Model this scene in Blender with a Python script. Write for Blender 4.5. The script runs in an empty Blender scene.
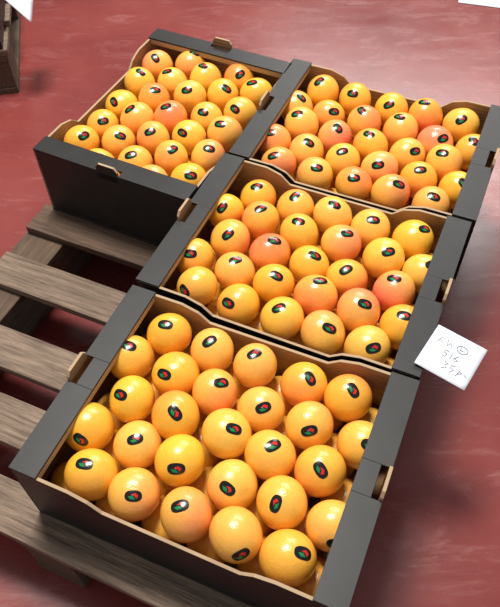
import bpy, bmesh, math, random
from mathutils import Vector, Matrix
random.seed(7)
sc=bpy.context.scene
try:
    sc.view_settings.view_transform='Standard'; sc.view_settings.look='None'
except Exception: pass
H=.17; PT=.14; RIM=PT+H

# ---------------- materials ----------------
def newmat(name):
    m=bpy.data.materials.new(name); m.use_nodes=True
    nt=m.node_tree; b=nt.nodes['Principled BSDF']
    return m,nt,b
def N(nt,t,**k):
    n=nt.nodes.new(t)
    for a,v in k.items():
        if a in n.inputs: n.inputs[a].default_value=v
        else: setattr(n,a,v)
    return n
def ramp(nt,stops):
    r=nt.nodes.new('ShaderNodeValToRGB'); e=r.color_ramp.elements
    while len(e)<len(stops): e.new(.5)
    for i,(p,c) in enumerate(stops):
        e[i].position=p; e[i].color=(*c,1) if len(c)==3 else c
    return r
def noisy(name,c1,c2,scale,rough=.7,bump=0,stretch=(1,1,1),bscale=None,spec=.5,det=6,nr=.65):
    m,nt,b=newmat(name); L=nt.links.new
    tc=N(nt,'ShaderNodeTexCoord'); mp=N(nt,'ShaderNodeMapping'); mp.inputs['Scale'].default_value=stretch
    L(tc.outputs['Object'],mp.inputs['Vector'])
    n=N(nt,'ShaderNodeTexNoise'); n.inputs['Scale'].default_value=scale; n.inputs['Detail'].default_value=det
    n.inputs['Roughness'].default_value=nr
    L(mp.outputs[0],n.inputs['Vector'])
    r=ramp(nt,[(.3,c1),(.7,c2)]); L(n.outputs['Fac'],r.inputs[0]); L(r.outputs[0],b.inputs['Base Color'])
    b.inputs['Roughness'].default_value=rough; b.inputs['Specular IOR Level'].default_value=spec
    if bump:
        n2=N(nt,'ShaderNodeTexNoise'); n2.inputs['Scale'].default_value=bscale or scale*4
        L(mp.outputs[0],n2.inputs['Vector'])
        bp=N(nt,'ShaderNodeBump'); bp.inputs['Strength'].default_value=bump; bp.inputs['Distance'].default_value=.002
        L(n2.outputs['Fac'],bp.inputs['Height']); L(bp.outputs[0],b.inputs['Normal'])
    return m
def plain(name,c,rough=.5,spec=.5):
    m,nt,b=newmat(name); b.inputs['Base Color'].default_value=(*c,1); b.inputs['Roughness'].default_value=rough
    b.inputs['Specular IOR Level'].default_value=spec; return m

def corrug(name,c1,c2,rough,spec=.3):
    m,nt,b=newmat(name); L=nt.links.new
    tc=N(nt,'ShaderNodeTexCoord')
    n=N(nt,'ShaderNodeTexNoise'); n.inputs['Scale'].default_value=14; n.inputs['Detail'].default_value=5
    L(tc.outputs['Object'],n.inputs['Vector'])
    r=ramp(nt,[(.3,c1),(.75,c2)]); L(n.outputs['Fac'],r.inputs[0]); L(r.outputs[0],b.inputs['Base Color'])
    w=N(nt,'ShaderNodeTexWave'); w.bands_direction='Z'; w.inputs['Scale'].default_value=38; w.inputs['Distortion'].default_value=.3
    L(tc.outputs['Object'],w.inputs['Vector'])
    bp=N(nt,'ShaderNodeBump'); bp.inputs['Strength'].default_value=.5; bp.inputs['Distance'].default_value=.0015
    L(w.outputs['Fac'],bp.inputs['Height']); L(bp.outputs[0],b.inputs['Normal'])
    b.inputs['Roughness'].default_value=rough; b.inputs['Specular IOR Level'].default_value=spec
    return m
m_black=corrug('black_cardboard',(.010,.0095,.009),(.020,.0185,.0175),.45,.35)
m_brown=corrug('kraft_cardboard',(.28,.16,.075),(.42,.26,.135),.85)
m_edge=plain('cardboard_cut_edge',(.40,.28,.17),.9)
m_wood=noisy('pallet_wood',(.05,.03,.021),(.33,.235,.165),8,.8,.9,(1.0,16,16),30,det=10,nr=.75)
m_wood2=noisy('pallet_wood_dark',(.045,.026,.018),(.17,.11,.07),8,.85,.9,(16,1.0,16),30,det=10,nr=.75)
m_wood3=noisy('pallet_wood_brown',(.035,.02,.013),(.17,.10,.062),8,.8,.9,(1.0,16,16),30,det=10,nr=.75)
m_paper=noisy('white_paper',(.62,.66,.74),(.72,.75,.82),9,.6,.4,(1,1,1),25)
m_ink=plain('blue_ink',(.10,.11,.20),.6)
m_sblack=plain('sticker_black',(.006,.008,.007),.18)
m_green=plain('sticker_green',(.01,.20,.06),.22)
m_red=plain('sticker_red',(.55,.02,.015),.22)

# fruit
m_fr,nt,b=newmat('grapefruit_peel'); L=nt.links.new
at=N(nt,'ShaderNodeAttribute'); at.attribute_name='blush'
at2=N(nt,'ShaderNodeAttribute'); at2.attribute_name='tint'
tc=N(nt,'ShaderNodeTexCoord')
n=N(nt,'ShaderNodeTexNoise'); n.inputs['Scale'].default_value=28; n.inputs['Detail'].default_value=4
L(tc.outputs['Object'],n.inputs['Vector'])
ad=N(nt,'ShaderNodeMath',operation='MULTIPLY_ADD'); L(n.outputs['Fac'],ad.inputs[0]); ad.inputs[1].default_value=.4; 
sb=N(nt,'ShaderNodeMath',operation='SUBTRACT'); L(at.outputs['Fac'],sb.inputs[0]); sb.inputs[1].default_value=.19
L(sb.outputs[0],ad.inputs[2])
r1=ramp(nt,[(0,(.92,.475,.055)),(.45,(.90,.35,.068)),(1,(.85,.19,.075))]); L(ad.outputs[0],r1.inputs[0])
mx=N(nt,'ShaderNodeMix',data_type='RGBA'); mx.blend_type='MULTIPLY'
L(at2.outputs['Color'],mx.inputs['B']); L(r1.outputs[0],mx.inputs['A']); mx.inputs['Factor'].default_value=1
n3=N(nt,'ShaderNodeTexNoise'); n3.inputs['Scale'].default_value=160; n3.inputs['Detail'].default_value=5
L(tc.outputs['Object'],n3.inputs['Vector'])
r3=ramp(nt,[(.3,(.93,.90,.86)),(.7,(1,1,1))]); L(n3.outputs['Fac'],r3.inputs[0])
mx2=N(nt,'ShaderNodeMix',data_type='RGBA'); mx2.blend_type='MULTIPLY'; mx2.inputs['Factor'].default_value=1
L(mx.outputs['Result'],mx2.inputs['A']); L(r3.outputs[0],mx2.inputs['B'])
L(mx2.outputs['Result'],b.inputs['Base Color'])
n2=N(nt,'ShaderNodeTexVoronoi'); n2.inputs['Scale'].default_value=380
L(tc.outputs['Object'],n2.inputs['Vector'])
bp=N(nt,'ShaderNodeBump'); bp.inputs['Strength'].default_value=.28; bp.inputs['Distance'].default_value=.0007
L(n2.outputs['Distance'],bp.inputs['Height']); L(bp.outputs[0],b.inputs['Normal'])
b.inputs['Roughness'].default_value=.27; b.inputs['Specular IOR Level'].default_value=.65

# floor
m_floor,nt,b=newmat('red_painted_concrete'); L=nt.links.new
tc=N(nt,'ShaderNodeTexCoord')
n=N(nt,'ShaderNodeTexNoise'); n.inputs['Scale'].default_value=1.8; n.inputs['Detail'].default_value=9; n.inputs['Roughness'].default_value=.6
L(tc.outputs['Object'],n.inputs['Vector'])
r=ramp(nt,[(.3,(.155,.027,.025)),(.5,(.205,.039,.035)),(.72,(.265,.058,.051))]); L(n.outputs['Fac'],r.inputs[0])
mp=N(nt,'ShaderNodeMapping'); mp.inputs['Scale'].default_value=(1.6,5,1); mp.inputs['Rotation'].default_value=(0,0,.5)
L(tc.outputs['Object'],mp.inputs['Vector'])
ns=N(nt,'ShaderNodeTexNoise'); ns.inputs['Scale'].default_value=3.2; ns.inputs['Detail'].default_value=9; ns.inputs['Roughness'].default_value=.75; ns.inputs['Distortion'].default_value=.6
L(mp.outputs[0],ns.inputs['Vector'])
rs=ramp(nt,[(.54,(0,0,0)),(.72,(1,1,1))]); L(ns.outputs['Fac'],rs.inputs[0])
ml=N(nt,'ShaderNodeMath',operation='MULTIPLY'); L(rs.outputs[0],ml.inputs[0]); ml.inputs[1].default_value=.35
mx=N(nt,'ShaderNodeMix',data_type='RGBA'); L(ml.outputs[0],mx.inputs['Factor']); L(r.outputs[0],mx.inputs['A']); mx.inputs['B'].default_value=(.40,.17,.155,1)
vs_=N(nt,'ShaderNodeTexNoise'); vs_.inputs['Scale'].default_value=5; vs_.inputs['Detail'].default_value=3; vs_.inputs['Distortion'].default_value=1.5
mp2=N(nt,'ShaderNodeMapping'); mp2.inputs['Scale'].default_value=(.5,8,1); mp2.inputs['Rotation'].default_value=(0,0,-.9)
L(tc.outputs['Object'],mp2.inputs['Vector']); L(mp2.outputs[0],vs_.inputs['Vector'])
rv=ramp(nt,[(.495,(0,0,0)),(.5,(1,1,1)),(.505,(0,0,0))]); L(vs_.outputs['Fac'],rv.inputs[0])
mv=N(nt,'ShaderNodeMath',operation='MULTIPLY'); L(rv.outputs[0],mv.inputs[0]); L(rs.outputs[0],mv.inputs[1])
mx3=N(nt,'ShaderNodeMix',data_type='RGBA'); L(mv.outputs[0],mx3.inputs['Factor']); L(mx.outputs['Result'],mx3.inputs['A']); mx3.inputs['B'].default_value=(.50,.34,.32,1)
L(mx3.outputs['Result'],b.inputs['Base Color'])
rr=ramp(nt,[(.3,(.18,)*3),(.7,(.34,)*3)]); L(ns.outputs['Fac'],rr.inputs[0]); L(rr.outputs[0],b.inputs['Roughness'])
bp=N(nt,'ShaderNodeBump'); bp.inputs['Strength'].default_value=.3; bp.inputs['Distance'].default_value=.005
L(n.outputs['Fac'],bp.inputs['Height']); L(bp.outputs[0],b.inputs['Normal'])
m_wall=noisy('painted_wall',(.50,.50,.48),(.58,.58,.56),1.5,.8)

# ---------------- mesh helpers ----------------
class MB:
    def __init__(s,name,mats): s.name=name; s.v=[]; s.f=[]; s.m=[]; s.mats=mats; s.sm=False
    def box(s,x0,x1,y0,y1,z0,z1,mats=0):
        k=len(s.v)
        s.v+=[(x0,y0,z0),(x1,y0,z0),(x1,y1,z0),(x0,y1,z0),(x0,y0,z1),(x1,y0,z1),(x1,y1,z1),(x0,y1,z1)]
        F={'-z':(0,3,2,1),'+z':(4,5,6,7),'-y':(0,1,5,4),'+x':(1,2,6,5),'+y':(2,3,7,6),'-x':(3,0,4,7)}
        for key,f in F.items():
            s.f.append(tuple(k+i for i in f)); s.m.append(mats if isinstance(mats,int) else mats.get(key,mats['d']))
    def prism(s,poly,y0,y1,mf,mb,me):
        k=len(s.v);n=len(poly)
        s.v+=[(x,y0,z) for x,z in poly]+[(x,y1,z) for x,z in poly]
        s.f.append(tuple(range(k,k+n))); s.m.append(mf)
        s.f.append(tuple(range(k+2*n-1,k+n-1,-1))); s.m.append(mb)
        for i in range(n):
            j=(i+1)%n; s.f.append((k+i,k+n+i,k+n+j,k+j)); s.m.append(me)
    def build(s,bevel=0,parent=None):
        me=bpy.data.meshes.new(s.name); me.from_pydata(s.v,[],s.f)
        for m in s.mats: me.materials.append(m)
        me.polygons.foreach_set('material_index',s.m)
        if s.sm: me.polygons.foreach_set('use_smooth',[True]*len(s.f))
        me.update()
        o=bpy.data.objects.new(s.name,me); sc.collection.objects.link(o)
        if bevel:
            bv=o.modifiers.new('bevel','BEVEL'); bv.width=bevel; bv.segments=2; bv.limit_method='ANGLE'
        if parent: o.parent=parent
        return o

W,D=.50,.36
def crate(name,x,y,th):
    mb=MB(name,[m_black,m_brown,m_edge])
    t=.005
    mb.box(-W/2,W/2,-D/2,D/2,0,t,{'d':0,'+z':1})
    for s in (-1,1):
        xs=sorted((s*W/2,s*(W/2-t)))
        mb.box(xs[0],xs[1],-D/2,D/2,t,H-.004,{'d':0,('-x' if s>0 else '+x'):1})
        xo,xi=s*W/2,s*(W/2-.045); xm=s*(W/2-.016)
        g=.026
        def seg(xa,xb,y0,y1,cut=()):
            a,b_=sorted((xa,xb)); mb.box(a,b_,y0,y1,H-.004,H,{'d':0})
        seg(xo,xi,-D/2,-g); seg(xo,xi,g,D/2); seg(xm,xi,-g,g)
        a,b_=sorted((xi,xi+s*.003)); mb.box(a,b_,-D/2+t,D/2-t,H-.016,H-.004,{'d':1,('-x' if s>0 else '+x'):2})
        a,b_=sorted((xo,xo-s*.005)); k=len(mb.v)
        for xx in (a,b_):
            for (yy,zz) in ((-g+.001,H-.02),(g-.001,H-.02),(g-.001,H+.008),(g-.008,H+.017),(-g+.008,H+.017),(-g+.001,H+.008)):
                mb.v.append((xx,yy,zz))
        mb.f.append(tuple(k+i for i in (5,4,3,2,1,0))); mb.m.append(0 if s<0 else 1)
        mb.f.append(tuple(k+6+i for i in range(6))); mb.m.append(1 if s<0 else 0)
        for i in range(6):
            j=(i+1)%6; mb.f.append((k+i,k+j,k+6+j,k+6+i)); mb.m.append(2)
    lo=.138
    prof=[(-W/2,t),(W/2,t),(W/2,H-.0045),(.155,H-.0045),(.125,H-.014),(.105,lo),(-.105,lo),(-.125,H-.014),(-.155,H-.0045),(-W/2,H-.0045)]
    mb.prism(prof,-D/2,-D/2+t,0,1,2)
    mb.prism(prof,D/2-t,D/2,1,0,2)
    o=mb.build(.0006); o.location=(x,y,PT); o.rotation_euler=(0,0,th); return o

f,pi,ro,hc=671.7,.9123,-.0232,.885
Fv=Vector((0,math.cos(pi),-math.sin(pi)));R0=Vector((1,0,0));U0=R0.cross(Fv)
Rv=math.cos(ro)*R0+math.sin(ro)*U0;Uv=-math.sin(ro)*R0+math.cos(ro)*U0

R=.0392
def fruit_mesh_data():
    bm=bmesh.new(); bmesh.ops.create_icosphere(bm,subdivisions=4,radius=1)
    vs=[v.co.copy() for v in bm.verts]; fs=[tuple(v.index for v in f_.verts) for f_ in bm.faces]; bm.free(); return vs,fs
FV,FF=fruit_mesh_data()
def pile(name,x,y,th,stick,blushes,seed,pitch=.079,rows=.0655):
    rnd=random.Random(seed)
    V=[];F=[];M=[];B=[];T=[]
    cs=[]
    for layer in (1,0):
        for r_ in range(5):
            n_=(5 if r_%2==0 else 6) if layer else (6 if r_%2==0 else 5)
            for c in range(n_):
                px=(c-(n_-1)/2)*pitch; py=(2-r_)*rows
                edge=abs(px)>.19
                px+=rnd.uniform(-.0045,.0045)*(.3 if edge else 1); py+=rnd.uniform(-.004,.004)*(.3 if r_ in(0,4) else 1)
                pz=(.126+(0 if edge else rnd.uniform(-.003,.010))) if layer else .0575
                cs.append((px,py,pz,layer))
    q=Matrix.Rotation(-th,3,'Z')
    for i,(px,py,pz,layer) in enumerate(cs):
        c=Vector((px,py,pz))
        ax=Vector((rnd.gauss(0,1),rnd.gauss(0,1),rnd.gauss(0,.6))).normalized()
        bd=Vector((rnd.gauss(0,1),rnd.gauss(0,1),rnd.gauss(0,.7))).normalized()
        rad=R*rnd.uniform(.95,1.01)
        bl=blushes.get(i, rnd.choice([-.4,-.35,-.3,-.2,-.1,.0,.12])) if layer else -.2
        tint=(1,rnd.uniform(.93,1.09),rnd.uniform(.75,1.6))
        def P(d,off=0):
            a=d.dot(ax)
            return c+d*(rad*(1-.06*a*a)*(1 - .035*math.exp(-((1-a)/.02))) +off)
        base=len(V)
        for d in FV:
            V.append(P(d)); B.append(max(0,min(1,bl+.45*(d.dot(bd)) ))); T.append(tint)
        for ff in FF: F.append(tuple(base+j for j in ff)); M.append(0)
        if not layer: continue
        st=stick[i] if i<len(stick) else None
        if st is None: dx,dy=rnd.uniform(-.35,.35),rnd.uniform(-.05,.6)
        elif st==0: continue
        else: dx,dy=st
        zz=math.sqrt(max(.05,1-dx*dx-dy*dy))
        nw=(Rv*dx+Uv*dy-Fv*zz).normalized()
        nl=(q@nw).normalized()
        u=q@Rv; u=(u-nl*u.dot(nl)).normalized(); v=nl.cross(u)
        ang=rnd.gauss(-.1,.5)
        u,v=(u*math.cos(ang)+v*math.sin(ang)),(v*math.cos(ang)-u*math.sin(ang))
        S=.86
        SA,SB=.41*S,.26*S
        def patch(rings,off,mat,cx,cy):
            b0=len(V); ns=len(rings[0])
            for (a,b2) in [(cx,cy)]+[p_ for ring in rings for p_ in ring]:
                V.append(P((nl+u*a+v*b2).normalized(),off)); B.append(0);T.append((1,1,1))
            for j in range(ns): F.append((b0,b0+1+j,b0+1+(j+1)%ns)); M.append(mat)
            for k_ in range(len(rings)-1):
                o1=b0+1+k_*ns;o2=o1+ns
                for j in range(ns): F.append((o1+j,o2+j,o2+(j+1)%ns,o1+(j+1)%ns)); M.append(mat)
        el=lambda s:[(SA*s*math.copysign(abs(math.cos(2*math.pi*j/24))**.8,math.cos(2*math.pi*j/24)),SB*s*math.copysign(abs(math.sin(2*math.pi*j/24))**.8,math.sin(2*math.pi*j/24))) for j in range(24)]
        patch([el(.33),el(.66),el(1)],.0004,1,0,0)
        def shape(poly,mat,off):
            poly=[(p_[0]*S*.9,p_[1]*S*.9) for p_ in poly]
            cx=sum(p_[0] for p_ in poly)/len(poly); cy=sum(p_[1] for p_ in poly)/len(poly)
            sub=[]
            for j in range(len(poly)):
                a=poly[j];b2=poly[(j+1)%len(poly)]
                for s_ in (0,.33,.66): sub.append((a[0]+(b2[0]-a[0])*s_,a[1]+(b2[1]-a[1])*s_))
            patch([[(cx+(p_[0]-cx)*.5,cy+(p_[1]-cy)*.5) for p_ in sub],sub],off,mat,cx,cy)
        shape([(-.27,-.02),(-.14,-.16),(.10,-.16),(-.02,.0)],2,.0008)
        shape([(-.14,.05),(.03,.03),(.16,-.13),(.26,.02),(.10,.15)],3,.0009)
    me=bpy.data.meshes.new(name); me.from_pydata([tuple(v_) for v_ in V],[],F)
    for m in (m_fr,m_sblack,m_green,m_red): me.materials.append(m)
    me.polygons.foreach_set('material_index',M); me.polygons.foreach_set('use_smooth',[True]*len(F))
    a=me.attributes.new('blush','FLOAT','POINT'); a.data.foreach_set('value',B)
    a=me.attributes.new('tint','FLOAT_COLOR','POINT'); a.data.foreach_set('color',[z for t_ in T for z in (*t_,1)])
    me.update()
    o=bpy.data.objects.new(name,me); sc.collection.objects.link(o)
    o.location=(x,y,PT); o.rotation_euler=(0,0,th); return o

def offs(lst,r):
    return [ (0 if e is None else (max(-.8,min(.8,(e[2]-e[0])/r)),max(-.8,min(.8,-(e[3]-e[1])/r)))) for e in lst]
s1=offs([(160,337,158,325),(205,352,203,340),(253,367,252,352),(297,383,302,373),(347,408,349,397),
(124,362,125,347),(166,376,156,373),(214,390,222,377),(260,409,262,403),(307,427,305,428),(354,448,357,443),
(125,400,116,392),(172,417,174,410),(217,433,225,424),(263,454,265,440),(321,476,319,469),
(83,424,80,432),(130,441,131,430),(177,462,176,464),(222,482,218,478),(274,502,267,496),(328,524,328,533),
(82,467,80,452),(130,491,133,486),(177,513,173,499),(231,533,236,543),(290,556,302,545)],25)
s2=offs([(248,199,246,189),(293,207,291,196),(333,219,333,210),(371,233,371,226),(412,247,420,238),
(217,216,214,214),(262,224,262,214),(299,237,297,227),(337,250,341,241),(378,263,379,258),(417,279,421,271),
(228,241,226,238),(264,254,268,243),(301,270,305,261),(343,283,340,275),(387,300,384,288),
(191,250,188,247),(232,273,233,262),(267,290,269,283),(309,304,312,290),(355,318,358,312),(397,333,395,322),
(196,281,185,285),(235,305,226,303),(271,323,267,313),(317,338,321,333),(367,350,369,349)],20)
poses={1:(-.0449,.4657,-.4198),2:(.1063,.8028,-.4342),3:(.266,1.1325,-.4312),4:(-.163,1.240,-.470)}
bl={1:{4:.3,7:.3,3:.1,12:.12,24:.05,23:.0},2:{12:.5,14:.55,15:.55,20:.55,8:.35,19:.3,11:.3,6:.2,5:.2},
 3:{2:.4,3:.4,7:.4,9:.5,12:.4,13:.5,16:.4,17:.3,22:.5,24:.4,25:.4},4:{4:.55,8:.3,13:.35,21:.4,16:.25}}
for k in (1,2,3,4):
    x,y,t=poses[k]
    if k==4: t+=math.pi/2
    crate('cardboard_fruit_crate',x,y,t)
    pile('grapefruit_pile',x,y,t,{1:s1,2:s2}.get(k,[None]*30),bl[k],k*11)

# ---------------- pallets ----------------
def pallet(name,corner,th,LX,LY,gaps,pw=.1,seed=5):
    mb=MB(name,[m_wood,m_wood2,m_wood3])
    rnd=random.Random(seed)
    tt=.018
    for gi,p in enumerate(gaps):
        j=rnd.uniform(-.012,.012)
        mb.box(j,LX+j,p,p+pw,PT-tt,PT,2 if gi in (4,) else 0)
    for sx in (0,LX/2-.05,LX-.1):
        mb.box(sx+.002,sx+.098,0,LY,PT-2*tt-.001,PT-tt-.001,1)
        for sy in (0,LY/2-.06,LY-.12): mb.box(sx+.004,sx+.096,sy+.002,sy+.118,tt+.001,PT-2*tt-.002,1)
        mb.box(sx+.002,sx+.098,0,LY,0,tt,1)
    o=mb.build(.002); o.location=(corner[0],corner[1],0); o.rotation_euler=(0,0,th); return o
th=-.43
def ab(a,b_): return (a*math.cos(th)-b_*math.sin(th), a*math.sin(th)+b_*math.cos(th))
pallet('wooden_pallet',ab(-.885,.17),th,.88,1.2,[0,.13,.255,.42,.575,.72,.87,.99,1.12],.08)

t2=.178
c2=Vector((-.674,1.744)); e1=Vector((math.cos(t2),math.sin(t2)))
cc=c2-e1*.8
pallet('wooden_pallet',(cc.x,cc.y),t2,.8,.9,[0,.16,.32,.48,.64,.8])
e2=Vector((-math.sin(t2),math.cos(t2)))
bc=c2-e1*(.25+.008)+e2*(.18+.004)
crate('cardboard_fruit_crate',bc.x,bc.y,t2)

# ---------------- papers ----------------
def strokes(name,lines,w,mat,parent):
    cu=bpy.data.curves.new(name,'CURVE'); cu.dimensions='3D'; cu.bevel_depth=w; cu.bevel_resolution=1
    for l in lines:
        sp=cu.splines.new('POLY'); sp.points.add(len(l)-1)
        for i,(x,y) in enumerate(l): sp.points[i].co=(x,y,0.0006,1)
    cu.materials.append(mat); o=bpy.data.objects.new(name,cu); sc.collection.objects.link(o); o.parent=parent; return o
def sheet(name,w,h,curl=.004):
    e=bpy.data.objects.new(name,None); sc.collection.objects.link(e)
    V=[];F=[];n_=10
    for i in range(n_+1):
        for j in range(n_+1):
            u=i/n_-.5;v=j/n_-.5
            V.append((u*w,v*h,curl*4*(u*u)*(0.4+v)))
    for i in range(n_):
        for j in range(n_):
            a=i*(n_+1)+j; F.append((a,a+n_+1,a+n_+2,a+1))
    me=bpy.data.meshes.new('sheet'); me.from_pydata(V,[],F); me.materials.append(m_paper)
    me.polygons.foreach_set('use_smooth',[True]*len(F))
    o=bpy.data.objects.new('sheet',me); sc.collection.objects.link(o); o.parent=e
    s=o.modifiers.new('thick','SOLIDIFY'); s.thickness=.0004; s.offset=-1
    return e
tag=sheet('price_tag',.084,.088,.0)
tag.location=(.311,.569,RIM+.0035); tag.rotation_euler=(0,.04,-.63)
circ=lambda cx,cy,r:[(cx+r*math.cos(a*.5),cy+r*.8*math.sin(a*.5)) for a in range(14)]
strokes('handwriting',[
 [(-.030,.014),(-.026,.026),(-.020,.014),(-.027,.019)],[(-.016,.026),(-.014,.014),(-.010,.022),(-.006,.015)],
 circ(.010,.020,.009),[(.007,.024),(.007,.018),(.012,.019)],
 [(-.006,.006),(-.012,.006),(-.012,.001),(-.007,0),(-.008,-.006),(-.013,-.006)],[(.0,.006),(.0,-.006)],[(.010,.006),(.005,-.002),(.008,-.007),(.012,-.003),(.006,-.001)],
 [(-.004,-.014),(.002,-.016),(-.002,-.020),(.003,-.024),(-.004,-.028)],[(.014,-.014),(.008,-.015),(.008,-.020),(.014,-.022),(.009,-.029)],
 [(.022,-.018),(.020,-.030)],[(.022,-.018),(.027,-.020),(.022,-.024)],[(.030,-.02),(.036,-.022)]],.00045,m_ink,tag)
far=sheet('paper_sheet',.11,.12,.006)
far.location=(-.622,1.80,.262); far.rotation_euler=(.0,.95,.178)
fl=sheet('paper_sheet',.21,.15,.0); fl.location=(.855,2.240,.002); fl.rotation_euler=(0,0,-.3)

# ---------------- room ----------------
mb=MB('floor',[m_floor]); mb.box(-6,6,-4,9,-.05,0,0); mb.build()
mb=MB('wall_back',[m_wall]); mb.box(-6,6,9,9.2,0,5,0); mb.build()
mb=MB('wall_left',[m_wall]); mb.box(-6.2,-6,-4,9,0,5,0); mb.build()

# ---------------- light ----------------
w=bpy.data.worlds.new('world'); sc.world=w; w.use_nodes=True
bg=w.node_tree.nodes['Background']; bg.inputs[0].default_value=(.95,.96,1,1); bg.inputs[1].default_value=.34
def area(name,loc,target,sx,sy,e,c=(1,1,1)):
    l=bpy.data.lights.new(name,'AREA'); l.shape='RECTANGLE'; l.size=sx; l.size_y=sy; l.energy=e; l.color=c
    o=bpy.data.objects.new(name,l); sc.collection.objects.link(o); o.location=loc
    o.rotation_euler=(Vector(target)-Vector(loc)).to_track_quat('-Z','Y').to_euler(); return o
area('skylight',(-.4,1.9,4.2),(0,1,0),1.2,.8,240,(1,.965,.91))
area('skylight_far',(1.5,6.0,4.0),(0,2,0),3,1.5,200,(1,.97,.94))

# ---------------- camera ----------------
cd=bpy.data.cameras.new('camera'); co=bpy.data.objects.new('camera',cd); sc.collection.objects.link(co)
cd.sensor_fit='VERTICAL'; cd.sensor_height=36; cd.sensor_width=36; cd.lens=36*f/607; cd.clip_start=.05
co.matrix_world=Matrix((( Rv.x,Uv.x,-Fv.x,0),(Rv.y,Uv.y,-Fv.y,0),(Rv.z,Uv.z,-Fv.z,RIM+hc),(0,0,0,1)))
sc.camera=co
